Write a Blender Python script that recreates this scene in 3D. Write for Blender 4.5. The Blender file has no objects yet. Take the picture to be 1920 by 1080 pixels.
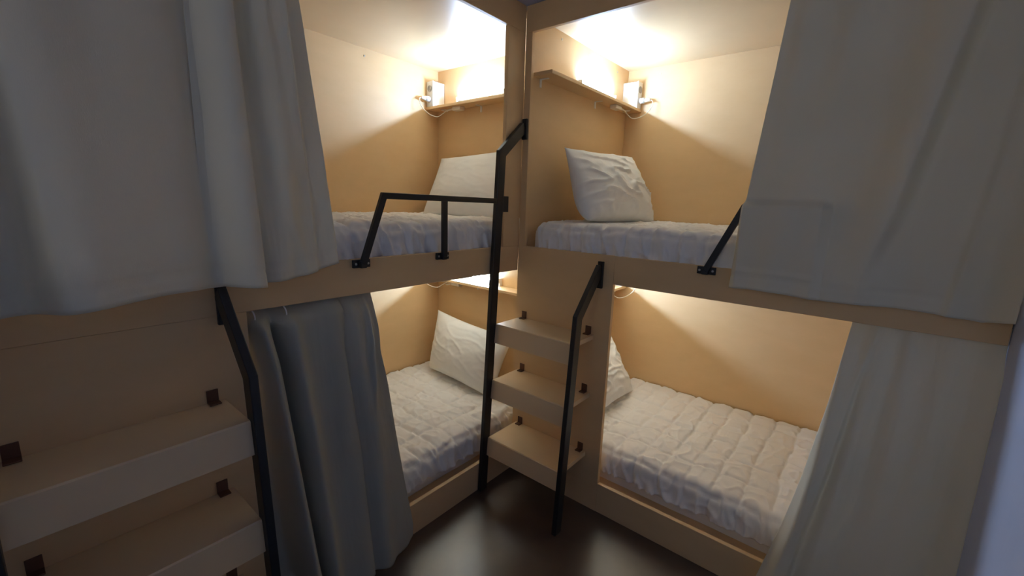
import bpy, bmesh, math, random
from mathutils import Vector, Matrix, noise
random.seed(7)
S = bpy.context.scene
COL = S.collection

# ------------------------------------------------------------------ camera
F_PX = 808.24
cam_d = bpy.data.cameras.new('camera')
cam_d.sensor_fit = 'HORIZONTAL'; cam_d.sensor_width = 36.0
cam_d.lens = 36.0 * F_PX / 1920.0
cam_d.clip_start = 0.02
cam = bpy.data.objects.new('camera', cam_d); COL.objects.link(cam)
_yaw, _pit, _rol = [math.radians(a) for a in (39.10346, -11.13510, 1.91502)]
_f = Vector((-math.sin(_yaw)*math.cos(_pit), math.cos(_yaw)*math.cos(_pit), math.sin(_pit)))
_r = Vector((math.cos(_yaw), math.sin(_yaw), 0)); _u = _r.cross(_f)
_r2 = _r*math.cos(_rol) + _u*math.sin(_rol); _u2 = -_r*math.sin(_rol) + _u*math.cos(_rol)
cam.matrix_world = Matrix(((_r2.x, _u2.x, -_f.x, 1.44221), (_r2.y, _u2.y, -_f.y, -1.81851),
                           (_r2.z, _u2.z, -_f.z, 1.54522), (0, 0, 0, 1)))
S.camera = cam

# ------------------------------------------------------------------ world, exposure
W = bpy.data.worlds.new('dim_daylight'); S.world = W; W.use_nodes = True
bg = W.node_tree.nodes['Background']
bg.inputs[0].default_value = (1.0, 0.97, 0.86, 1); bg.inputs[1].default_value = 1.75
S.view_settings.view_transform = 'Standard'; S.view_settings.look = 'None'
S.view_settings.exposure = 0.0; S.view_settings.gamma = 1.0
S.view_settings.use_curve_mapping = False
LED_STRENGTH = 420.0
S.cycles.max_bounces = 16; S.cycles.diffuse_bounces = 12
# an unseen high window, added behind the camera, lights the room; the portal only guides sampling
_pl = bpy.data.lights.new('added_window_portal', 'AREA'); _pl.shape = 'RECTANGLE'; _pl.size = 1.1; _pl.size_y = 0.8
_pl.cycles.is_portal = True
_po = bpy.data.objects.new('added_window_portal', _pl); COL.objects.link(_po)
_po.location = (1.15, -3.49, 2.00); _po.rotation_euler = (math.radians(90), 0, 0)

# ------------------------------------------------------------------ materials
def new_mat(name, col, rough=0.6, metal=0.0, spec=0.5):
    m = bpy.data.materials.new(name); m.use_nodes = True
    b = m.node_tree.nodes['Principled BSDF']
    b.inputs['Base Color'].default_value = (*col, 1)
    b.inputs['Roughness'].default_value = rough
    b.inputs['Metallic'].default_value = metal
    b.inputs['Specular IOR Level'].default_value = spec
    return m, m.node_tree, b

def mottled(name, c1, c2, scale, rough, stretch=(1, 1, 1), bump=0.0, bscale=200, spec=0.5, coat=0.0):
    m, t, b = new_mat(name, c1, rough, 0, spec)
    N, L = t.nodes, t.links
    tc = N.new('ShaderNodeTexCoord'); mp = N.new('ShaderNodeMapping')
    mp.inputs['Scale'].default_value = stretch
    n = N.new('ShaderNodeTexNoise'); n.inputs['Scale'].default_value = scale
    n.inputs['Detail'].default_value = 6; n.inputs['Roughness'].default_value = 0.6
    r = N.new('ShaderNodeValToRGB')
    r.color_ramp.elements[0].position = 0.3; r.color_ramp.elements[1].position = 0.7
    r.color_ramp.elements[0].color = (*c1, 1); r.color_ramp.elements[1].color = (*c2, 1)
    L.new(tc.outputs['Object'], mp.inputs['Vector']); L.new(mp.outputs[0], n.inputs['Vector'])
    L.new(n.outputs['Fac'], r.inputs['Fac']); L.new(r.outputs[0], b.inputs['Base Color'])
    if bump:
        n2 = N.new('ShaderNodeTexNoise'); n2.inputs['Scale'].default_value = bscale
        n2.inputs['Detail'].default_value = 3
        bp = N.new('ShaderNodeBump'); bp.inputs['Strength'].default_value = bump
        bp.inputs['Distance'].default_value = 0.002
        L.new(tc.outputs['Object'], n2.inputs['Vector'])
        L.new(n2.outputs['Fac'], bp.inputs['Height']); L.new(bp.outputs[0], b.inputs['Normal'])
    if coat:
        b.inputs['Coat IOR'].default_value = 1.6
        b.inputs['Coat Weight'].default_value = coat; b.inputs['Coat Roughness'].default_value = 0.3
    return m

M_WOOD = mottled('honey_wood_laminate', (0.70, 0.485, 0.255), (0.74, 0.52, 0.285), 5, 0.5, (1, 1, 2.5), 0.08, 160)
M_WOODC = mottled('honey_wood_laminate_satin', (0.73, 0.55, 0.33), (0.77, 0.585, 0.36), 4, 0.36, (1, 1, 1), 0.03, 120, 0.5, 0.3)
M_EDGE = mottled('raw_plywood_edge', (0.66, 0.48, 0.28), (0.56, 0.38, 0.2), 40, 0.6, (1, 1, 12))
M_STEEL = mottled('black_powder_coated_steel', (0.010, 0.011, 0.013), (0.015, 0.016, 0.019), 30, 0.42, (1, 1, 1), 0.1, 600)
M_BRACK = new_mat('dark_brown_metal', (0.13, 0.06, 0.035), 0.5, 0.1)[0]
M_SCREW = new_mat('zinc_screw', (0.5, 0.48, 0.44), 0.35, 0.9)[0]
M_WHITE = new_mat('white_plastic', (0.78, 0.78, 0.77), 0.35)[0]
M_GREY = new_mat('grey_plastic', (0.30, 0.29, 0.29), 0.5)[0]
M_BLACKP = new_mat('dark_slot', (0.02, 0.02, 0.02), 0.6)[0]
M_CREAM = new_mat('cream_cable_plastic', (0.74, 0.66, 0.54), 0.45)[0]
M_FLOOR = mottled('dark_brown_vinyl', (0.060, 0.040, 0.032), (0.085, 0.058, 0.046), 9, 0.32, (1, 1, 1), 0.15, 90, 0.5, 0.6)
M_PLASTER = mottled('white_painted_plaster', (0.50, 0.56, 0.76), (0.54, 0.60, 0.80), 8, 0.8, (1, 1, 1), 0.1, 250)
M_SHEET = mottled('white_cotton', (0.80, 0.805, 0.80), (0.84, 0.845, 0.84), 14, 0.85, (1, 1, 1), 0.1, 900, 0.2)
M_PILLOW = mottled('white_pillowcase', (0.78, 0.80, 0.80), (0.82, 0.84, 0.84), 10, 0.85, (1, 1, 1), 0.1, 900, 0.2)

def fabric(name, c1, c2, trans):
    m, t, b = new_mat(name, c1, 0.9, 0, 0.15)
    N, L = t.nodes, t.links
    tc = N.new('ShaderNodeTexCoord')
    n = N.new('ShaderNodeTexNoise'); n.inputs['Scale'].default_value = 2.2; n.inputs['Detail'].default_value = 3
    r = N.new('ShaderNodeValToRGB'); r.color_ramp.elements[0].position = 0.35; r.color_ramp.elements[1].position = 0.65
    r.color_ramp.elements[0].color = (*c1, 1); r.color_ramp.elements[1].color = (*c2, 1)
    L.new(tc.outputs['Object'], n.inputs['Vector']); L.new(n.outputs['Fac'], r.inputs['Fac'])
    mp = N.new('ShaderNodeMapping'); mp.inputs['Scale'].default_value = (1, 1, 0.25)
    w = N.new('ShaderNodeTexNoise'); w.inputs['Scale'].default_value = 500; w.inputs['Detail'].default_value = 2
    L.new(tc.outputs['Object'], mp.inputs['Vector']); L.new(mp.outputs[0], w.inputs['Vector'])
    bp = N.new('ShaderNodeBump'); bp.inputs['Strength'].default_value = 0.25; bp.inputs['Distance'].default_value = 0.001
    L.new(w.outputs['Fac'], bp.inputs['Height']); L.new(bp.outputs[0], b.inputs['Normal'])
    L.new(r.outputs[0], b.inputs['Base Color'])
    tr = N.new('ShaderNodeBsdfTranslucent'); L.new(r.outputs[0], tr.inputs['Color'])
    mx = N.new('ShaderNodeMixShader'); mx.inputs[0].default_value = trans
    out = N['Material Output']
    L.new(b.outputs[0], mx.inputs[1]); L.new(tr.outputs[0], mx.inputs[2]); L.new(mx.outputs[0], out.inputs['Surface'])
    return m
M_CURT = fabric('greige_curtain_cloth', (0.80, 0.765, 0.63), (0.84, 0.80, 0.67), 0.18)
M_CURTD = fabric('grey_curtain_cloth', (0.43, 0.425, 0.36), (0.47, 0.465, 0.40), 0.06)

M_LED = bpy.data.materials.new('led_diffuser'); M_LED.use_nodes = True
_n = M_LED.node_tree.nodes; _b = _n['Principled BSDF']
_b.inputs['Base Color'].default_value = (0.9, 0.9, 0.9, 1)
_b.inputs['Emission Color'].default_value = (0.47, 0.68, 1.0, 1); _b.inputs['Emission Strength'].default_value = LED_STRENGTH

# ------------------------------------------------------------------ mesh helpers
def box(bm, lo, hi, bev=0.0):
    lo, hi = [Vector((min(a, b) for a, b in zip(lo, hi))), Vector((max(a, b) for a, b in zip(lo, hi)))]
    vs = bmesh.ops.create_cube(bm, size=1.0)['verts']
    c = (lo+hi)/2; d = hi-lo
    for v in vs: v.co = Vector((v.co.x*d.x, v.co.y*d.y, v.co.z*d.z)) + c
    if bev > 0:
        es = {e for v in vs for e in v.link_edges}
        bmesh.ops.bevel(bm, geom=list(es), offset=min(bev, min(d)*0.45), segments=2, profile=0.5, affect='EDGES')

def tube(bm, pts, r, seg=8, cap=True):
    pts = [Vector(p) for p in pts]; rings = []
    for i, p in enumerate(pts):
        a = pts[max(i-1, 0)]; b = pts[min(i+1, len(pts)-1)]
        t = (b-a).normalized()
        ref = Vector((0, 0, 1)) if abs(t.z) < 0.9 else Vector((1, 0, 0))
        n = t.cross(ref).normalized(); m = t.cross(n)
        rr = r[i] if isinstance(r, (list, tuple)) else r
        rings.append([bm.verts.new(p + (n*math.cos(k*2*math.pi/seg) + m*math.sin(k*2*math.pi/seg))*rr) for k in range(seg)])
    for A, B in zip(rings, rings[1:]):
        for k in range(seg):
            bm.faces.new((A[k], A[(k+1) % seg], B[(k+1) % seg], B[k])).smooth = True
    if cap:
        bm.faces.new(rings[0]); bm.faces.new(rings[-1][::-1])

def spline(pts, n=8):
    pts = [Vector(p) for p in pts]; P = [pts[0]] + pts + [pts[-1]]; out = []
    for i in range(1, len(P)-2):
        for k in range(n):
            t = k/n
            a, b, c, d = P[i-1], P[i], P[i+1], P[i+2]
            out.append(0.5*((2*b) + (c-a)*t + (2*a-5*b+4*c-d)*t*t + (3*b-3*c+d-a)*t**3))
    out.append(pts[-1]); return out

def path_bar(bm, pts, w, u0, u1, mp, bev=0.003):
    """a flat bar with mitred bends: centre line pts in (v,z), width w, thickness u0..u1"""
    P = [Vector(p) for p in pts]; L, R = [], []
    for i, p in enumerate(P):
        t0 = (P[i]-P[i-1]).normalized() if i > 0 else None
        t1 = (P[i+1]-P[i]).normalized() if i < len(P)-1 else None
        if t0 is None: t0 = t1
        if t1 is None: t1 = t0
        n0 = Vector((-t0.y, t0.x)); n1 = Vector((-t1.y, t1.x)); n = (n0+n1).normalized()
        k = w/2/max(0.3, n.dot(n0))
        L.append(p+n*k); R.append(p-n*k)
    va = [[bm.verts.new(mp(u, q.x, q.y)) for q in L] for u in (u0, u1)]
    vb = [[bm.verts.new(mp(u, q.x, q.y)) for q in R] for u in (u0, u1)]
    n = len(P); fs = []
    for i in range(n-1):
        fs.append(bm.faces.new((va[0][i], va[0][i+1], vb[0][i+1], vb[0][i])))
        fs.append(bm.faces.new((va[1][i], vb[1][i], vb[1][i+1], va[1][i+1])))
        fs.append(bm.faces.new((va[0][i], va[1][i], va[1][i+1], va[0][i+1])))
        fs.append(bm.faces.new((vb[0][i], vb[0][i+1], vb[1][i+1], vb[1][i])))
    for i in (0, n-1):
        fs.append(bm.faces.new((va[0][i], vb[0][i], vb[1][i], va[1][i])))
    bmesh.ops.recalc_face_normals(bm, faces=fs)
    if bev:
        es = [e for e in {e for f in fs for e in f.edges} if len(e.link_faces) == 2 and e.calc_face_angle(0) > 0.8]
        bmesh.ops.bevel(bm, geom=es, offset=bev, segments=2, profile=0.5, affect='EDGES')

def grid(bm, V, closed_u=False):
    rows = [[bm.verts.new(p) for p in r] for r in V]
    n = len(rows)
    for i in range(n if closed_u else n-1):
        A, B = rows[i], rows[(i+1) % n]
        for j in range(len(A)-1):
            bm.faces.new((A[j], B[j], B[j+1], A[j+1])).smooth = True
    return rows

def tag(o, label=None, cat=None, group=None, kind=None):
    if label: o['label'] = label
    if cat: o['category'] = cat
    if group: o['group'] = group
    if kind: o['kind'] = kind
    return o

def obj(name, bm, mat, parent=None, recalc=True):
    """link bm as one mesh object; verts are in world space, or in the space of the thing's Empty"""
    if recalc: bmesh.ops.recalc_face_normals(bm, faces=bm.faces)
    off = Vector((0, 0, 0))
    if parent is None:
        xs = [v.co for v in bm.verts]
        off = Vector(((min(v.x for v in xs)+max(v.x for v in xs))/2, (min(v.y for v in xs)+max(v.y for v in xs))/2, min(v.z for v in xs)))
        for v in bm.verts: v.co -= off
    else:
        root = parent
        while root.parent: root = root.parent
        for v in bm.verts: v.co -= root.location
    me = bpy.data.meshes.new(name); bm.to_mesh(me); bm.free()
    me.materials.append(mat)
    o = bpy.data.objects.new(name, me); COL.objects.link(o)
    if parent is None: o.location = off
    else: o.parent = parent
    return o

def thing(name, loc, label, cat, group=None):
    e = bpy.data.objects.new(name, None); COL.objects.link(e); e.location = loc
    e.empty_display_size = 0.1
    return tag(e, label, cat, group)

def boxes(name, lst, mat, parent, bev=0.002):
    bm = bmesh.new()
    for lo, hi in lst: box(bm, lo, hi, bev)
    return obj(name, bm, mat, parent)

def fbm(x, y, z=0.0, o=3):
    return noise.fractal(Vector((x, y, z)), 1.0, 2.0, o)

# ------------------------------------------------------------------ key dimensions
Z_RAIL, Z_DBOT, Z_DTOP, Z_BEAM, Z_TOP, Z_CEIL = 0.158, 1.190, 1.323, 2.366, 2.487, 2.445
DEP = 1.10          # depth of every berth
XW = 1.80           # right wall
XP = 0.566          # width of the ladder panel
YN = -1.903         # near end of the left bunk
YE = 0.390          # far end wall of the left bunk

def mR(u, v, z): return Vector((u, v, z))               # right bunk: u to the right, v into the berth
def mL(u, v, z): return Vector((-v, u, z))              # left bunk: u away from the camera

# ------------------------------------------------------------------ room shell
def struct(name, lo, hi, mat):
    o = boxes(name, [(lo, hi)], mat, None, 0); o['kind'] = 'structure'; return o
struct('floor', (-1.30, -3.6, -0.05), (XW+0.1, 1.3, 0.0), M_FLOOR)
struct('ceiling', (-1.30, -3.6, Z_TOP+0.001), (XW+0.1, 1.3, Z_TOP+0.08), M_PLASTER)
struct('wall_right', (XW+0.001, -3.6, 0.0), (XW+0.1, 1.3, Z_TOP), M_PLASTER)
struct('wall_back', (-1.30, DEP+0.03, 0.0), (XW, 1.3, Z_TOP), M_PLASTER)
struct('wall_left', (-1.30, YN-0.1, 0.0), (-DEP-0.03, DEP+0.03, Z_TOP), M_PLASTER)
struct('wall_left', (-1.30, -3.5, 0.0), (0.95, YN-0.12, 1.45), M_PLASTER)  # unseen low partition, added to shade the near ladder
struct('wall_left', (-1.30, -3.5, 1.451), (0.0, YN-0.12, Z_TOP), M_PLASTER)  # unseen wall above the partition, added to shade the dim room light
_w = boxes('wall_front', [((-1.3, -3.6, 0), (XW, -3.5, 1.60)), ((-1.3, -3.6, 2.40), (XW, -3.5, Z_TOP)),
                          ((-1.3, -3.6, 1.60), (0.60, -3.5, 2.40)), ((1.70, -3.6, 1.60), (XW, -3.5, 2.40))], M_PLASTER, None, 0)
_w['kind'] = 'structure'
_w = boxes('added_window', [((0.60, -3.58, 1.60), (1.70, -3.52, 1.63)), ((0.60, -3.58, 2.37), (1.70, -3.52, 2.40)), ((0.60, -3.58, 1.63), (0.63, -3.52, 2.37)),
                        ((1.67, -3.58, 1.63), (1.70, -3.52, 2.37))], M_WHITE, None, 0.003)  # unseen window frame, added around the opening that supplies the room light
_w['kind'] = 'structure'

# ------------------------------------------------------------------ bunk beds
def bxs(mp, lst):
    return [(mp(*a), mp(*b)) for a, b in lst]

def bunk(mp, u0, u1, up0, up1, lp0, lp1, root_loc, label, ends):
    """u0..u1 berth; up0..up1 upper opening; lp0..lp1 lower opening (along the front)"""
    r = thing('bunk_bed', root_loc, label, 'bunk bed')
    T = 0.022
    e0, e1 = ends
    boxes('fascia_beam', bxs(mp, [((e0, 0, Z_BEAM), (e1, T, Z_TOP))]), M_WOOD, r)
    boxes('upper_front_rail', bxs(mp, [((XP if mp is mR else e0, 0, Z_DBOT), (e1, T, Z_DTOP))]), M_WOOD, r)
    boxes('lower_front_rail', bxs(mp, [((lp0, 0, 0.0), (lp1, T, Z_RAIL))]), M_WOOD, r)
    boxes('back_panel', bxs(mp, [((u0-T, DEP, 0.0), (u1+T, DEP+0.018, Z_TOP-0.005))]), M_WOOD, r)
    boxes('end_panel', bxs(mp, [((u0-T, T, 0.0), (u0, DEP, Z_TOP-0.005))]), M_WOOD, r)
    boxes('end_panel', bxs(mp, [((u1, T, 0.0), (u1+T-0.004, DEP, Z_TOP-0.005))]), M_WOOD, r)
    boxes('canopy_panel', bxs(mp, [((u0, T, Z_CEIL), (u1, DEP, Z_TOP-0.005))]), M_WOODC, r)
    boxes('upper_deck', bxs(mp, [((u0, T, 1.255), (u1, DEP, 1.30))]), M_WOODC, r)
    boxes('lower_deck', bxs(mp, [((u0, T, 0.085), (u1, DEP, 0.115))]), M_WOOD, r)
    return r

# right bunk: berth x 0.03 .. 1.78
RB = bunk(mR, 0.03, 1.776, 0.04, 1.78, XP, 1.798, (0.9, 0.55, 0),
          'right bunk bed of honey wood, beside the bluish white wall', (0.0, 1.798))
boxes('ladder_panel', bxs(mR, [((0.0, 0.0, 0.0), (XP, 0.022, Z_DBOT)), ((0.0, 0.0, Z_DBOT), (XP, 0.022, Z_DTOP))]), M_WOOD, RB, 0.0)
boxes('corner_post', bxs(mR, [((0.0, 0.0, Z_DTOP), (0.040, 0.022, Z_BEAM))]), M_WOOD, RB)
# left bunk: berth y -1.90 .. 0.39
LB = bunk(mL, YN+0.02, YE, -1.85, -0.13, YN+XP, -0.001, (-0.55, -0.76, 0),
          'left bunk bed of honey wood with a charcoal curtain on its lower berth', (YN, -0.001))
boxes('ladder_panel', bxs(mL, [((YN, 0.0, 0.0), (YN+XP, 0.022, Z_DBOT))]), M_WOOD, LB, 0.0)
boxes('corner_post', bxs(mL, [((-0.130, 0.0, Z_DTOP), (-0.001, 0.022, Z_BEAM))]), M_WOOD, LB)
# little zinc screws in the end and back panels
def screws(mp, pts, parent):
    for a, b in pts:
        boxes('screw', bxs(mp, [(a, b)]), M_SCREW, parent, 0.0015)
def sq(u, v, z, ax):
    e = 0.005
    return ((u, v-e, z-e), (u+0.003, v+e, z+e)) if ax == 'u+' else (((u-e, v-0.003, z-e), (u+e, v, z+e)) if ax == 'v' else ((u-0.003, v-e, z-e), (u, v+e, z+e)))
screws(mR, [sq(0.03, .562, 2.405, 'u+'), sq(0.03, .93, 2.402, 'u+'), sq(0.03, .27, 2.41, 'u+'), sq(0.25, DEP, 2.40, 'v')], RB)
screws(mL, [sq(YE, .45, 2.38, 'u-'), sq(-0.2, DEP, 2.40, 'v')], LB)

# ------------------------------------------------------------------ mattresses and quilted pads
def ribbon_bed(mp, u0, u1, v0, v1, zb, zt, drop, label_m, label_q, seed, cover_bot):
    # mattress: rounded slab
    def slab(u0, u1, v0, v1, zb, zt, r, disp, nu, du):
        """profile round the front edge; returns rows along u"""
        prof = []   # (arc, v, z, nv, nz)
        h = zt-zb-r
        n1 = max(3, int(h/du))
        for k in range(n1): prof.append((k*h/n1, 0.0, zb-zt+0+k*h/n1+0, -1, 0))
        for k in range(9):
            a = k/8*math.pi/2
            prof.append((h + r*a, r-r*math.cos(a), -r+r*math.sin(a), -math.cos(a), math.sin(a)))
        s0 = prof[-1][0]; wv = (v1-v0)-r; n2 = int(wv/du)
        for k in range(1, n2+1): prof.append((s0+wv*k/n2, r+wv*k/n2, 0.0, 0, 1))
        rows = []
        for i in range(nu+1):
            s = i/nu; u = u0+(u1-u0)*s
            de = min(u-u0, u1-u); re = 0.05
            ins = 0.0 if de >= re else re-math.sqrt(max(0, re*re-(re-de)**2))
            row = []
            for (q, v, z, nv, nz) in prof:
                d = disp(u, q)
                if de < re: d *= de/re
                vv = v0+v+ins*max(0, 1-v/0.2)*0.9
                zz = zt+z-ins*(0.9 if v > 0 or z > -r*1.01 else 0.9*max(0.0, 1-(-z-r)/0.1))
                row.append(mp(u, vv+nv*d, max(zb, zz)+nz*d))
            rows.append(row)
        bm = bmesh.new(); R = grid(bm, rows)
        for end in (R[0], R[-1]):
            low = [bm.verts.new((v.co.x, v.co.y, min(mp(0, 0, zb).z, v.co.z))) for v in end]
            for j in range(len(end)-1):
                try: bm.faces.new((end[j], end[j+1], low[j+1], low[j]))
                except ValueError: pass
        return bm
    def plain(u, q): return 0.004*fbm(u*3+seed, q*3, 1.3)
    bm = slab(u0+0.012, u1-0.012, v0+0.012, v1-0.004, zb, zt-0.022, 0.04, plain, 60, 0.03)
    # underside so the mattress is a solid slab
    a = [bm.verts.new(mp(*p)) for p in ((u0+.012, v0+.012, zb), (u1-.012, v0+.012, zb), (u1-.012, v1-.004, zb), (u0+.012, v1-.004, zb))]
    bm.faces.new(a)
    m = obj('mattress', bm, M_SHEET); tag(m, label_m, 'mattress', None)
    A, B = 0.118, 0.165
    def quilt(u, q):
        wu = u + 0.014*fbm(u*2.2+seed, q*4.0, 5.0)+0.006*fbm(u*9, q*9+seed)
        wq = q + 0.018*fbm(u*4.0+seed, q*2.2, 9.0)+0.006*fbm(u*9, q*9+seed, 3)
        cu = abs(math.sin(math.pi*wu/A)); cq = abs(math.sin(math.pi*(wq-0.105)/B))
        puff = min(1.0, cu/0.42)**0.5*min(1.0, cq/0.30)**0.5
        d = 0.0125*puff + 0.006*cu*cq
        # soft gathers and sharp little creases
        rdg = 1-abs(noise.noise(Vector((u*6+seed*3, q*9, seed))))*3.2
        d += 0.007*max(0, rdg)**2
        rdg2 = 1-abs(noise.noise(Vector((u*17+seed, q*10, seed*2+4))))*3.4
        d += 0.0055*max(0, rdg2)**2
        d += 0.005*fbm(u*2.5, q*2.5, seed)
        # vertical gathers in the drop at the front edge
        if q < 0.16:
            k = 1-q/0.16
            g = max(0.0, 1-abs(noise.noise(Vector((u*15+q*5+seed, q*3, 2.0))))*3.0)
            d += 0.024*k*g*g + 0.008*k*abs(noise.noise(Vector((u*30+seed, q*4, 2.0)))) - 0.005*k
        return d
    zq = max(zb+0.003, zt-drop)
    bm = slab(u0+0.004, u1-0.004, v0, v1+0.0, zq, zt, 0.045, quilt, int((u1-u0)/0.0065), 0.0065)
    q = obj('quilted_pad', bm, M_SHEET, None, True)
    md = q.modifiers.new('thickness', 'SOLIDIFY'); md.thickness = 0.006; md.offset = -1
    tag(q, label_q, 'quilt', None)

ribbon_bed(mR, 0.040, 1.770, 0.112, 1.090, 0.115, 0.290, 0.115,
           'white mattress on the lower deck of the right bunk', 'white quilted pad on the lower berth of the right bunk', 1.7, 0)
ribbon_bed(mR, 0.052, 1.770, 0.045, 1.090, 1.300, 1.437, 0.120,
           'white mattress on the upper deck of the right bunk', 'white quilted pad on the upper berth of the right bunk', 4.2, 0)
ribbon_bed(mL, -1.87, 0.380, 0.095, 1.090, 0.115, 0.290, 0.115,
           'white mattress on the lower deck of the left bunk', 'white quilted pad on the lower berth of the left bunk', 7.9, 0)
ribbon_bed(mL, -1.87, 0.380, 0.052, 1.090, 1.300, 1.437, 0.120,
           'white mattress on the upper deck of the left bunk', 'white quilted pad on the upper berth of the left bunk', 12.3, 0)

# ------------------------------------------------------------------ pillows
def pillow(TL, TR, BR, BL, thick, label, seed, pinch=0.09, sag=0.0, wrinkle=1.0, rb=0.0):
    TL, TR, BR, BL = map(Vector, (TL, TR, BR, BL))
    nrm = (TR-TL).cross(BL-TL).normalized()
    if nrm.dot(Vector((1.44, -1.8, 1.5))-TL) < 0: nrm = -nrm
    n = 56; bm = bmesh.new()
    def sheet(sgn):
        rows = []
        for i in range(n+1):
            row = []
            for j in range(n+1):
                s = i/n*2-1; t = j/n*2-1
                # pincushion outline: edges curve in between the corners
                ss = s*(1-pinch*(1-t*t)*0.9); tt = t*(1-pinch*(1-s*s))
                if t > 0 and s < 0: ss *= 1-rb*t**3
                if rb and t > 0 and s < 0: tt *= 1-0.35*rb*s*s*t
                a, b = (ss+1)/2, (tt+1)/2
                p = TL.lerp(TR, a).lerp(BL.lerp(BR, a), b)
                e = max(0.0, (1-s*s))**0.5*max(0.0, (1-t*t))**0.5
                d = thick*0.5*e
                if sgn > 0:
                    w = 1-abs(noise.noise(Vector((s*1.6+seed+t*1.1, t*3.2-s*1.4, seed))))*2.3
                    d += wrinkle*0.014*max(0, w)**3*min(1, e*1.6)
                    w2 = 1-abs(noise.noise(Vector((s*4+seed, t*4+s*2, seed+5))))*2.5
                    d += wrinkle*0.005*max(0, w2)**3*min(1, e*1.6)
                    d += 0.012*noise.noise(Vector((s*1.3, t*1.3, seed+9)))*e
                d *= 1+0.35*sag*tt
                k = 0.0035
                row.append(p+nrm*sgn*(d+k*(1 if e > 0 else 0)*0))
            rows.append(row)
        return rows
    A = grid(bm, sheet(1)); B = grid(bm, sheet(-1))
    bmesh.ops.remove_doubles(bm, verts=bm.verts, dist=0.0004)
    o = obj('pillow', bm, M_PILLOW)
    tag(o, label, 'pillow')
    return o
pillow((-1.00, .335, 1.842), (-.28, .33, 1.875), (-.16, .075, 1.45), (-.90, .075, 1.445), .13,
       'white pillow on the upper berth of the left bunk, behind the guard rail', 2.0, 0.05, 0.5, 0.12)
pillow((.125, .205, 1.846), (.155, .985, 1.872), (.40, .845, 1.455), (.33, .07, 1.455), .22,
       'white creased pillow leaning in the corner of the right bunk, upper berth', 5.5, 0.08, 0.7, 1.3, 0.20)
pillow((-.985, .29, .735), (-.20, .24, .700), (-.26, .10, .315), (-.95, .165, .315), .19,
       'white pillow on the lower berth of the left bunk, seen behind the ladder', 8.3, 0.07, 0.5, 0.3, 0.04)
pillow((.12, .18, .72), (.15, .89, .665), (.36, .86, .315), (.36, .20, .315), .17,
       'white pillow half hidden behind the ladder panel, right lower berth', 11.1, 0.09, 0.4, 0.9)

# ------------------------------------------------------------------ shelves, lamps, outlet boxes
def shelf(mp, u_wall, sgn, v0, v1, z, place):
    """shelf on the end wall; sgn=+1 means the shelf sticks out towards +u"""
    t = thing('wall_shelf', mp(u_wall+sgn*0.05, (v0+v1)/2, z-0.02), f'narrow wooden shelf under the light tube in the {place}', 'shelf')
    boxes('shelf_board', bxs(mp, [((u_wall, v0, z-0.018), (u_wall+sgn*0.112, v1, z))]), M_WOOD, t)
    for vv in (v0+0.06, (v0+v1)/2+.1):
        boxes('shelf_bracket', bxs(mp, [((u_wall, vv-0.008, z-0.058), (u_wall+sgn*0.003, vv+0.008, z-0.018)),
                                        ((u_wall, vv-0.008, z-0.021), (u_wall+sgn*0.05, vv+0.008, z-0.018))]), M_WHITE, t, 0.0008)
    return t

def lamp(mp, u_wall, sgn, v0, v1, z, place):
    t = thing('tube_light', mp(u_wall+sgn*0.03, (v0+v1)/2, z), f'glowing white light tube lying on the shelf in the {place}', 'lamp')
    boxes('lamp_base', bxs(mp, [((u_wall+sgn*0.002, v0, z), (u_wall+sgn*0.026, v1, z+0.026))]), M_WHITE, t, 0.001)
    bm = bmesh.new()
    c = [mp(u_wall+sgn*0.020, v, z+0.041) for v in (v0+0.012, v1-0.012)]
    tube(bm, c, 0.0108, 14)
    obj('light_tube', bm, M_WHITE, t)
    # frosted diffuser strip along the outer and upper side of the tube
    bm = bmesh.new(); rows = []
    for k in range(11):
        a = math.radians(-35+k*13.5)
        rows.append([mp(u_wall+sgn*(0.020+0.0120*math.cos(a)), v, z+0.041+0.0120*math.sin(a)) for v in (v0+0.012, v1-0.012)])
    grid(bm, rows)
    obj('diffuser', bm, M_LED, t)
    for a, b in ((v0, v0+0.012), (v1-0.012, v1)):
        boxes('end_cap', bxs(mp, [((u_wall+sgn*0.003, a, z+0.022), (u_wall+sgn*0.034, b, z+0.055))]), M_WHITE, t, 0.002)

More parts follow.
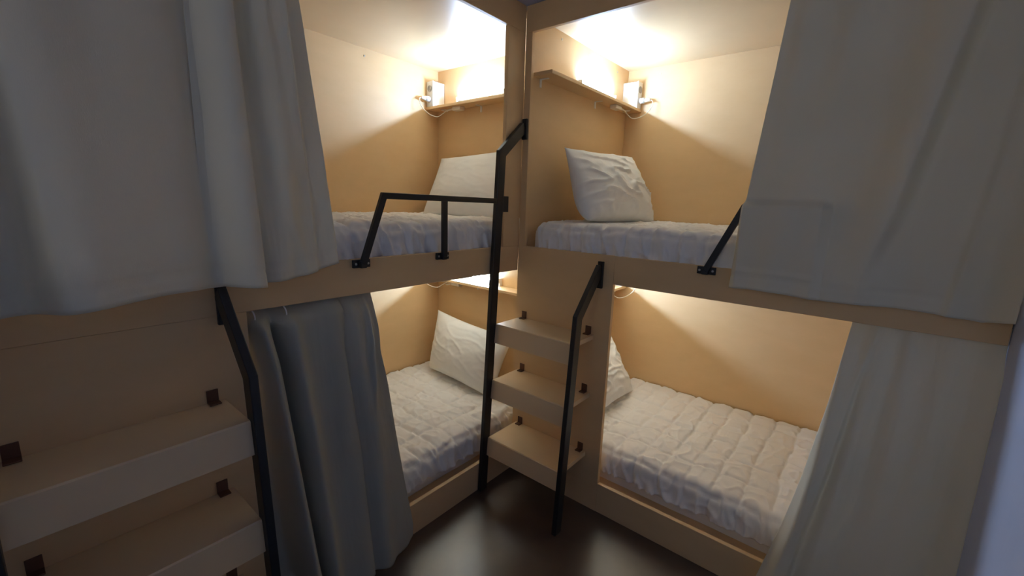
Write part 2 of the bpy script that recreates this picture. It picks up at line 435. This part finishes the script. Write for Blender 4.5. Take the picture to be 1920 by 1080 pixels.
def outlet(mp, u_wall, sgn, v1, z, place):
    v0 = v1-0.066
    uo = u_wall+sgn*0.108
    t = thing('outlet_box', mp(u_wall+sgn*0.055, (v0+v1)/2, z), f'white outlet box on the back end of the shelf in the {place}', 'outlet')
    boxes('box_body', bxs(mp, [((u_wall+sgn*0.001, v0, z+0.0005), (uo-sgn*.008, v1-.001, z+0.165))]), M_WHITE, t, 0.004)
    boxes('face_plate', bxs(mp, [((uo-sgn*0.008, v0-.001, z+0.0005), (uo, v1, z+0.167))]), M_GREY if False else M_WHITE, t, 0.002)
    bm = bmesh.new()
    vc = (v0+v1)/2
    tube(bm, [mp(uo-sgn*0.001, vc, z+0.118), mp(uo+sgn*0.003, vc, z+0.118)], 0.021, 20)
    s = obj('socket', bm, M_GREY, t)
    # plug with its cable, looping down to the adapter under the shelf
    p = thing('power_plug', mp(uo+sgn*0.03, vc, z+0.04), f'white power plug and looping cable at the shelf in the {place}', 'plug')
    bm = bmesh.new()
    tube(bm, [mp(uo+sgn*k, vc, z+0.048) for k in (0.004, 0.006, 0.034, 0.036)], [0.015, 0.018, 0.018, 0.014], 16)
    obj('plug_body', bm, M_WHITE, p)
    bm = bmesh.new()
    tube(bm, [mp(uo+sgn*a, vc, z+0.048) for a in (0.036, 0.04, 0.07, 0.078)], [0.011, 0.014, 0.012, 0.006], 12)
    obj('plug_collar', bm, M_CREAM, p)
    bm = bmesh.new()
    pts = [(uo+sgn*.076, vc, z+.047), (uo+sgn*.094, vc-.004, z+.030), (uo+sgn*.085, vc-.02, z-.02), (uo+sgn*.045, vc-.05, z-.062),
           (uo+sgn*.0, vc-.08, z-.075), (uo-sgn*.025, vc-.11, z-.052), (uo-sgn*.03, vc-.15, z-.033), (uo-sgn*.025, vc-.20, z-.030)]
    tube(bm, spline([mp(*q) for q in pts], 7), 0.0030, 8)
    obj('cable', bm, M_CREAM, p)
    a = thing('power_adapter', mp(uo-sgn*.04, vc-.24, z-0.045), f'small cream adapter with a knotted lead under the shelf in the {place}', 'adapter')
    boxes('adapter_body', bxs(mp, [((uo-sgn*.065, vc-.285, z-.044), (uo-sgn*.02, vc-.205, z-.0185))]), M_CREAM, a, 0.005)
    bm = bmesh.new()
    pts = [(uo-sgn*.03, vc-.205, z-.032), (uo-sgn*.01, vc-.17, z-.045), (uo-sgn*.045, vc-.13, z-.038), (uo-sgn*.015, vc-.10, z-.028), (uo-sgn*.05, vc-.16, z-.030), (uo-sgn*.05, vc-.21, z-.028)]
    tube(bm, spline([mp(*q) for q in pts], 7), 0.0032, 8)
    obj('lead', bm, M_CREAM, a)

for z, lvl in ((2.190, 'upper'), (0.985, 'lower')):
    pl = f'right {lvl} berth'
    shelf(mR, 0.03, 1, 0.035, DEP-0.001, z, pl)
    lamp(mR, 0.03, 1, 0.44, 0.88, z, pl)
    outlet(mR, 0.03, 1, DEP-0.004, z, pl)
    pl = f'left {lvl} berth'
    shelf(mL, YE, -1, 0.035, DEP-0.001, z, pl)
    lamp(mL, YE, -1, 0.44, 0.88, z, pl)
    outlet(mL, YE, -1, DEP-0.004, z, pl)

# ------------------------------------------------------------------ ladders
def ladder(mp, loc, label, tall_top=True):
    t = thing('bunk_ladder', loc, label, 'ladder')
    # tall stringer at the corner, short one at the other side of the panel
    bm = bmesh.new()
    path_bar(bm, [(-.262, 0.0), (-.178, 1.780), (-.012, 1.925)], 0.050, 0.002, 0.026, mp)
    a = obj('stringer', bm, M_STEEL, t)
    boxes('mounting_plate', bxs(mp, [((0.004, -0.012, 1.865), (0.034, -0.0005, 1.965))]), M_STEEL, a, 0.002)
    bm = bmesh.new()
    path_bar(bm, [(-.262, 0.0), (-.188, 1.052), (-.010, 1.262)], 0.050, 0.487, 0.511, mp)
    b = obj('stringer', bm, M_STEEL, t)
    boxes('mounting_plate', bxs(mp, [((0.487, -0.014, 1.165), (0.515, -0.0005, 1.292))]), M_STEEL, b, 0.002)
    for z, d in ((0.930, 0.196), (0.628, 0.214), (0.306, 0.236)):
        bm = bmesh.new()
        pr = [(-0.001, z-0.022), (-0.001, z), (-d, z), (-d-0.004, z-0.004), (-d-0.012, z-0.100), (-d+0.008, z-0.100), (-d+0.016, z-0.022)]
        va = [bm.verts.new(mp(0.027, v, zz)) for v, zz in pr]; vb = [bm.verts.new(mp(0.486, v, zz)) for v, zz in pr]
        n = len(pr)
        for i in range(n): bm.faces.new((va[i], va[(i+1) % n], vb[(i+1) % n], vb[i]))
        bm.faces.new(va[::-1]); bm.faces.new(vb)
        tr = obj('tread', bm, M_WOODC, t)
        for u in (0.058, 0.455):
            boxes('bracket', bxs(mp, [((u-.015, -0.005, z+0.001), (u+.015, -0.0008, z+0.040)), ((u-.015, -0.030, z+0.0005), (u+.015, -0.001, z+0.005))]), M_BRACK, tr, 0.001)
    return t
ladder(mR, (0.26, -0.12, 0), 'black framed ladder with three wooden treads between the two bunks')
def mLL(u, v, z): return mL(u+YN, v, z)
ladder(mLL, (0.12, YN+0.26, 0), 'shadowed ladder with wooden treads below the large left curtain')

# ------------------------------------------------------------------ guard rails
def guard(mp, ua, ub, up, ue, label, loc, feet_sgn, bend_end=False):
    t = thing('guard_rail', loc, label, 'guard rail')
    v0, v1 = -0.030, -0.012
    z0, z1 = 1.318, 1.557
    def bar(name, pts, par):
        bm = bmesh.new()
        def m2(w, a, b): return mp(a, w, b)
        path_bar(bm, pts, 0.024, v0, v1, m2, 0.002)
        return obj(name, bm, M_STEEL, par)
    if bend_end:
        rr = bar('top_bar', [(ua, z0-0.012), (up, z1), (ue-0.10, z1), (ue, z0-0.012)], t)
        mids = [(up+ue-0.10)/2]
        feet = [ua, mids[0], ue]
    else:
        rr = bar('top_bar', [(ua, z0-0.012), (up, z1), (ue, z1-0.004)], t)
        mids = [ub]; feet = [ua, ub]
    for m in mids: bar('post', [(m, z0-0.012), (m, z1-0.013)], t)
    for f in feet:
        p = boxes('foot_plate', bxs(mp, [((f-0.034, -0.012, 1.292), (f+0.036, -0.0006, 1.322)), ((f-0.012, v1-0.016, 1.292), (f+0.012, v1, 1.318))]), M_STEEL, t, 0.002)
        for du in (-0.024, 0.026):
            bm = bmesh.new(); tube(bm, [mp(f+du, -0.0121, 1.307), mp(f+du, -0.0145, 1.307)], 0.0045, 10)
            obj('bolt', bm, M_SCREW, p)
    return t
g = guard(mL, -0.945, -0.548, -0.850, -0.217, 'black steel guard rail on the front of the left upper berth', (0.02, -0.55, 1.29), 1)
boxes('mounting_plate', bxs(mL, [((-0.160, -0.018, 1.500), (-0.116, -0.0006, 1.578))]), M_STEEL, g, 0.002)
guard(mR, 0.965, 0, 1.075, 1.50, 'black guard rail on the right upper berth, mostly behind the pale curtain', (1.25, -0.02, 1.29), 1, True)

# ------------------------------------------------------------------ curtains
def lerp(a, b, t): return a+(b-a)*t
def pw(pts, t):
    """piecewise linear in t with smoothing"""
    if t <= pts[0][0]: return pts[0][1]
    for (a, x), (b, y) in zip(pts, pts[1:]):
        if t <= b:
            k = (t-a)/(b-a); return x+(y-x)*k
    return pts[-1][1]

def curtain(mp, z_top, z_bot, eL, eR, out0, folds, label, mat, seed, nu=220, nz=90, waves=(0.012, 9), hem=True, extra=None, hooks=(), dmin=0.006, rough=0.003):
    """eL, eR: along-front position of the two edges, [(z,u)] ; folds: dict(c=[(z,u)], w=width, a=amp or [(z,a)], k='g'|'s')
       z_bot: function of u or number; out0: distance in front of the bunk face [(z,d)]"""
    rows = []
    for i in range(nu+1):
        s = i/nu; row = []
        for j in range(nz+1):
            t = j/nz
            ub = lerp(pw(eL, z_top), pw(eR, z_top), s)
            zb = z_bot(lerp(pw(eL, z_top), pw(eR, z_top), s), s) if callable(z_bot) else z_bot
            z = lerp(z_top, zb, t)
            u = lerp(pw(eL, z), pw(eR, z), s)
            d = pw(out0, z)
            grow = 0.45+0.55*t
            d += waves[0]*grow*math.sin(s*waves[1]*2*math.pi + 1.4*math.sin(t*2+seed) + seed + 2*noise.noise(Vector((s*2, t*1.2, seed))))
            d += waves[0]*0.8*noise.noise(Vector((s*waves[1]*1.1, t*1.4, seed+3)))
            d += rough*fbm(s*9+seed, t*4, 2.2)
            for f in folds:
                c = pw(f['c'], z); a = pw(f['a'], z) if isinstance(f['a'], list) else f['a']; x = (u-c)/f['w']
                if f.get('k', 'g') == 'g': d += a*math.exp(-x*x)
                elif f['k'] == 's': d += a/(1+math.exp(-max(-40, min(40, x*4))))          # step
                elif f['k'] == 'c': d += a*math.exp(-abs(x)*1.6)                            # crease
                elif f['k'] == 'r': d += a*(math.exp(-x*x*.5) if x < 0 else math.exp(-x*x*6))    # roll: soft on the left, sharp on the right
                elif f['k'] == 'l': d += a*(math.exp(-x*x*.5) if x > 0 else math.exp(-x*x*6))
            if extra: d += extra(u, z)
            d = max(d, dmin if z > Z_RAIL+0.02 else 0.006)
            if hem and 0.948 < t < 0.962: d -= 0.004
            row.append(mp(u, -d, z))
        rows.append(row)
    bm = bmesh.new(); grid(bm, rows)
    o = obj('curtain', bm, mat)
    md = o.modifiers.new('thickness', 'SOLIDIFY'); md.thickness = 0.0022; md.offset = 0
    tag(o, label, 'curtain')
    for h in hooks:
        b = bmesh.new()
        c = mp(h[0], h[1], h[2])
        pts = [c+Vector((0, 0, 0.028)), c+Vector((0.004, 0.004, 0.018)), c+Vector((0.010, 0.006, 0.004)), c+Vector((0.010, 0.006, -0.012)), c+Vector((0.002, 0.0, -0.022))]
        tube(b, spline(pts, 4), 0.0032, 8)
        for v in b.verts: v.co = (v.co-c)*0.75+c-o.location
        me = bpy.data.meshes.new('curtain_hook'); b.to_mesh(me); b.free(); me.materials.append(M_WHITE)
        ho = bpy.data.objects.new('curtain_hook', me); COL.objects.link(ho); ho.parent = o
        ho['label'] = 'white plastic curtain hook'
    return o

# upper left, nearer half
curtain(mL, 2.355, lambda u, s: 1.285-0.012*max(0, (s-0.75)/0.25)+0.010*math.sin(s*9),
        [(1.3, -2.55), (2.3, -2.55)], [(1.27, -1.307), (2.05, -1.330), (2.36, -1.34)], [(1.2, 0.085), (1.6, 0.07), (2.36, 0.045)],
        [dict(c=[(1.28, -1.72), (1.75, -1.745), (2.3, -1.80)], w=0.10, a=0.085, k='l'),
         dict(c=[(1.28, -1.415), (2.3, -1.43)], w=0.035, a=-0.035),
         dict(c=[(1.28, -1.335), (2.3, -1.35)], w=0.045, a=0.022),
         dict(c=[(1.28, -1.60), (2.3, -1.58)], w=0.06, a=0.018),
         dict(c=[(1.28, -1.925), (2.3, -1.925)], w=0.055, a=[(1.28, 0.16), (1.82, 0.15), (2.0, 0.0)])],
        'large greige curtain hanging at the left edge, above the dark near ladder', M_CURT, 0.7, 260, 90, (0.006, 7))
# upper left, farther half (pushed back behind the first)
curtain(mL, 2.355, lambda u, s: 1.283+0.038*max(0, (s-0.45)/0.55)**1.5,
        [(1.28, -1.44), (2.36, -1.42)], [(1.32, -1.047), (1.7, -1.085), (2.11, -1.128), (2.36, -1.16)], [(1.25, 0.035), (1.7, 0.03), (2.36, 0.018)],
        [dict(c=[(1.3, -1.13), (1.5, -1.135), (1.8, -1.165), (2.3, -1.20)], w=0.018, a=[(1.3, 0.012), (1.6, 0.004), (1.8, 0.020), (2.3, 0.026)], k='r'),
         dict(c=[(1.3, -1.24), (1.7, -1.21), (2.3, -1.27)], w=0.05, a=0.026),
         dict(c=[(1.3, -1.165), (1.7, -1.25), (2.3, -1.3)], w=0.02, a=[(1.3, 0.012), (1.6, 0.003), (2.2, 0.0)])],
        'narrow greige curtain beside the open left upper berth, next to its guard rail', M_CURT, 2.1, 160, 90, (0.004, 3))
# upper right
def rail_bump(u, z):
    b = 0.0
    if z < 1.62:
        k = math.exp(-((z-1.562)/0.012)**2)*1.0 if z > 1.562 else max(0.25, 1-(1.562-z)*3.0)
        m = max(0, min(1, (1.345-u)/0.03))*max(0, min(1, (u-1.06)/0.02))
        b += 0.048*k*m
        if z < 1.335 : b += 0.006*m
    return b
curtain(mR, 2.355, lambda u, s: 1.258+0.004*math.sin(s*11)+0.02*max(0, (s-0.93)/0.07),
        [(1.255, 1.063), (1.5, 1.075), (2.23, 1.129), (2.36, 1.14)], [(1.25, 1.778), (1.6, 1.785), (2.36, 1.79)], [(1.25, 0.038), (1.55, 0.036), (2.36, 0.014)],
        [dict(c=[(1.25, 1.43), (1.40, 1.450), (1.554, 1.487), (1.664, 1.505), (2.0, 1.555), (2.3, 1.60)], w=0.060, a=[(1.25, 0.006), (1.4, 0.030), (1.6, 0.07), (2.3, 0.085)], k='r'),
         dict(c=[(1.3, 1.27), (1.7, 1.27), (2.3, 1.33)], w=0.04, a=[(1.3, 0.0), (1.7, 0.010), (2.3, 0.022)]),
         dict(c=[(1.3, 1.13), (2.3, 1.19)], w=0.03, a=[(1.3, 0.0), (1.7, 0.006), (2.3, 0.012)]),
         dict(c=[(1.25, 1.655), (1.6, 1.69), (2.3, 1.73)], w=0.03, a=0.018, k='l'),
         dict(c=[(1.25, 1.80), (2.3, 1.80)], w=0.05, a=0.085)],
        'wide greige curtain over the right upper berth, draped on a hidden rail', M_CURT, 3.3, 240, 110, (0.004, 5), True, rail_bump)
# lower left, dark grey, two panels of one curtain: the left one hangs from visible hooks
def nohem(u, s): return 0.012
curtain(mL, 1.240, lambda u, s: 0.012,
        [(0.0, -1.325), (0.6, -1.328), (1.18, -1.333)], [(0.0, -0.93), (0.35, -0.955), (0.9, -1.01), (1.18, -1.025)], [(0.0, -0.012), (0.6, -0.035), (1.0, -0.052), (1.17, -0.05), (1.25, -0.05)],
        [dict(c=[(0.0, -1.235), (0.5, -1.272), (1.0, -1.305), (1.18, -1.33)], w=0.02, a=[(0, 0.07), (1.0, 0.06), (1.14, 0.05), (1.18, 0.01)], k='s'),
         dict(c=[(0.0, -0.955), (0.6, -0.985), (1.18, -1.045)], w=0.02, a=[(0, -0.05), (1.0, -0.03), (1.17, -0.0)], k='s'),
         dict(c=[(0.0, -1.195), (0.5, -1.24), (1.0, -1.285), (1.18, -1.315)], w=0.026, a=[(0, 0.06), (0.9, 0.058), (1.13, 0.05), (1.17, 0.0)]),
         dict(c=[(0.0, -1.13), (0.5, -1.16), (1.18, -1.215)], w=0.028, a=[(0, 0.05), (0.9, 0.048), (1.13, 0.044), (1.17, 0.0)]),
         dict(c=[(0.0, -1.160), (0.5, -1.205), (1.0, -1.243), (1.18, -1.268)], w=0.012, a=[(0, -0.06), (1.1, -0.05), (1.17, 0.0)]),
         dict(c=[(0.0, -0.985), (1.18, -1.06)], w=0.05, a=0.020)],
        'charcoal curtain panel on white hooks, right of the shadowed ladder', M_CURTD, 5.2, 220, 100, (0.001, 3), False, None,
        [(-1.318, 0.012, 1.168), (-1.222, 0.012, 1.166)], -0.06, 0.0012)
curtain(mL, 1.240, lambda u, s: 0.012+0.03*max(0, (s-0.5)*2)**3,
        [(0.0, -0.99), (0.5, -1.03), (1.18, -1.06)], [(0.0, -0.755), (0.10, -0.748), (0.34, -0.788), (0.60, -0.825), (0.8, -0.845), (0.95, -0.87), (1.05, -0.868), (1.18, -0.885)],
        [(0.0, 0.036), (0.16, 0.034), (0.6, 0.018), (1.0, -0.008), (1.17, -0.036), (1.25, -0.040)],
        [dict(c=[(0.0, -0.90), (0.6, -0.93), (0.9, -0.965), (1.18, -0.97)], w=0.05, a=[(0, 0.05), (0.7, 0.045), (1.12, 0.03), (1.18, 0.0)]),
         dict(c=[(0.8, -0.925), (1.0, -0.915), (1.18, -0.92)], w=0.012, a=[(0.7, 0.0), (0.85, 0.026), (1.1, 0.020), (1.17, 0.0)]),
         dict(c=[(0.0, -0.80), (0.6, -0.855), (1.18, -0.9)], w=0.04, a=[(0, 0.02), (1.18, 0.004)])],
        'charcoal curtain panel with a rounded bottom corner, beside the lit pillow', M_CURTD, 6.4, 150, 100, (0.001, 3), False, None, (), -0.045, 0.0012)
# lower right
curtain(mR, 1.240, lambda u, s: 0.012,
        [(0.0, 1.285), (0.1, 1.293), (0.39, 1.352), (0.582, 1.383), (0.65, 1.392), (0.9, 1.422), (1.19, 1.446)], [(0.0, 1.8), (1.19, 1.8)],
        [(0.0, 0.055), (0.2, 0.045), (0.6, 0.022), (1.0, -0.006), (1.17, -0.034), (1.25, -0.036)],
        [dict(c=[(0.0, 1.325), (0.39, 1.385), (0.65, 1.415), (1.0, 1.437), (1.19, 1.45)], w=0.022, a=[(0, 0.02), (0.6, 0.026), (1.0, 0.02), (1.19, 0.002)]),
         dict(c=[(0.0, 1.37), (0.39, 1.41), (0.65, 1.445), (0.985, 1.480), (1.19, 1.515)], w=0.028, a=[(0, 0.02), (0.5, 0.045), (0.9, 0.030), (1.19, 0.006)], k='r'),
         dict(c=[(0.0, 1.43), (0.6, 1.49), (1.19, 1.535)], w=0.03, a=[(0, 0.02), (0.9, 0.022), (1.19, 0.010)]),
         dict(c=[(0.6, 1.60), (1.0, 1.60), (1.19, 1.60)], w=0.03, a=[(0.4, 0.0), (0.9, 0.015), (1.19, 0.012)]),
         dict(c=[(0.0, 1.64), (1.19, 1.70)], w=0.06, a=0.02),
         dict(c=[(0.0, 1.81), (1.19, 1.81)], w=0.05, a=[(0, 0.06), (1.10, 0.05), (1.165, 0.026)])],
        'greige curtain over the foot of the right lower berth, beside the bluish wall', M_CURT, 7.6, 200, 110, (0.004, 4), False, None, (), -0.045)

# ------------------------------------------------------------------ groups of repeats
GROUPS = {'pillow': 'white pillows on the berths', 'quilt': 'quilted pads on the berths', 'mattress': 'mattresses on the decks',
          'shelf': 'shelves on the end walls', 'lamp': 'light tubes on the shelves', 'outlet': 'outlet boxes on the shelves',
          'plug': 'plugs in the outlet boxes', 'adapter': 'adapters under the shelves', 'ladder': 'ladders of the bunks',
          'guard rail': 'guard rails of the upper berths', 'curtain': 'berth curtains', 'bunk bed': 'bunk beds of the room'}
for o in list(S.objects):
    if o.parent is None and o.get('category') in GROUPS: o['group'] = GROUPS[o['category']]
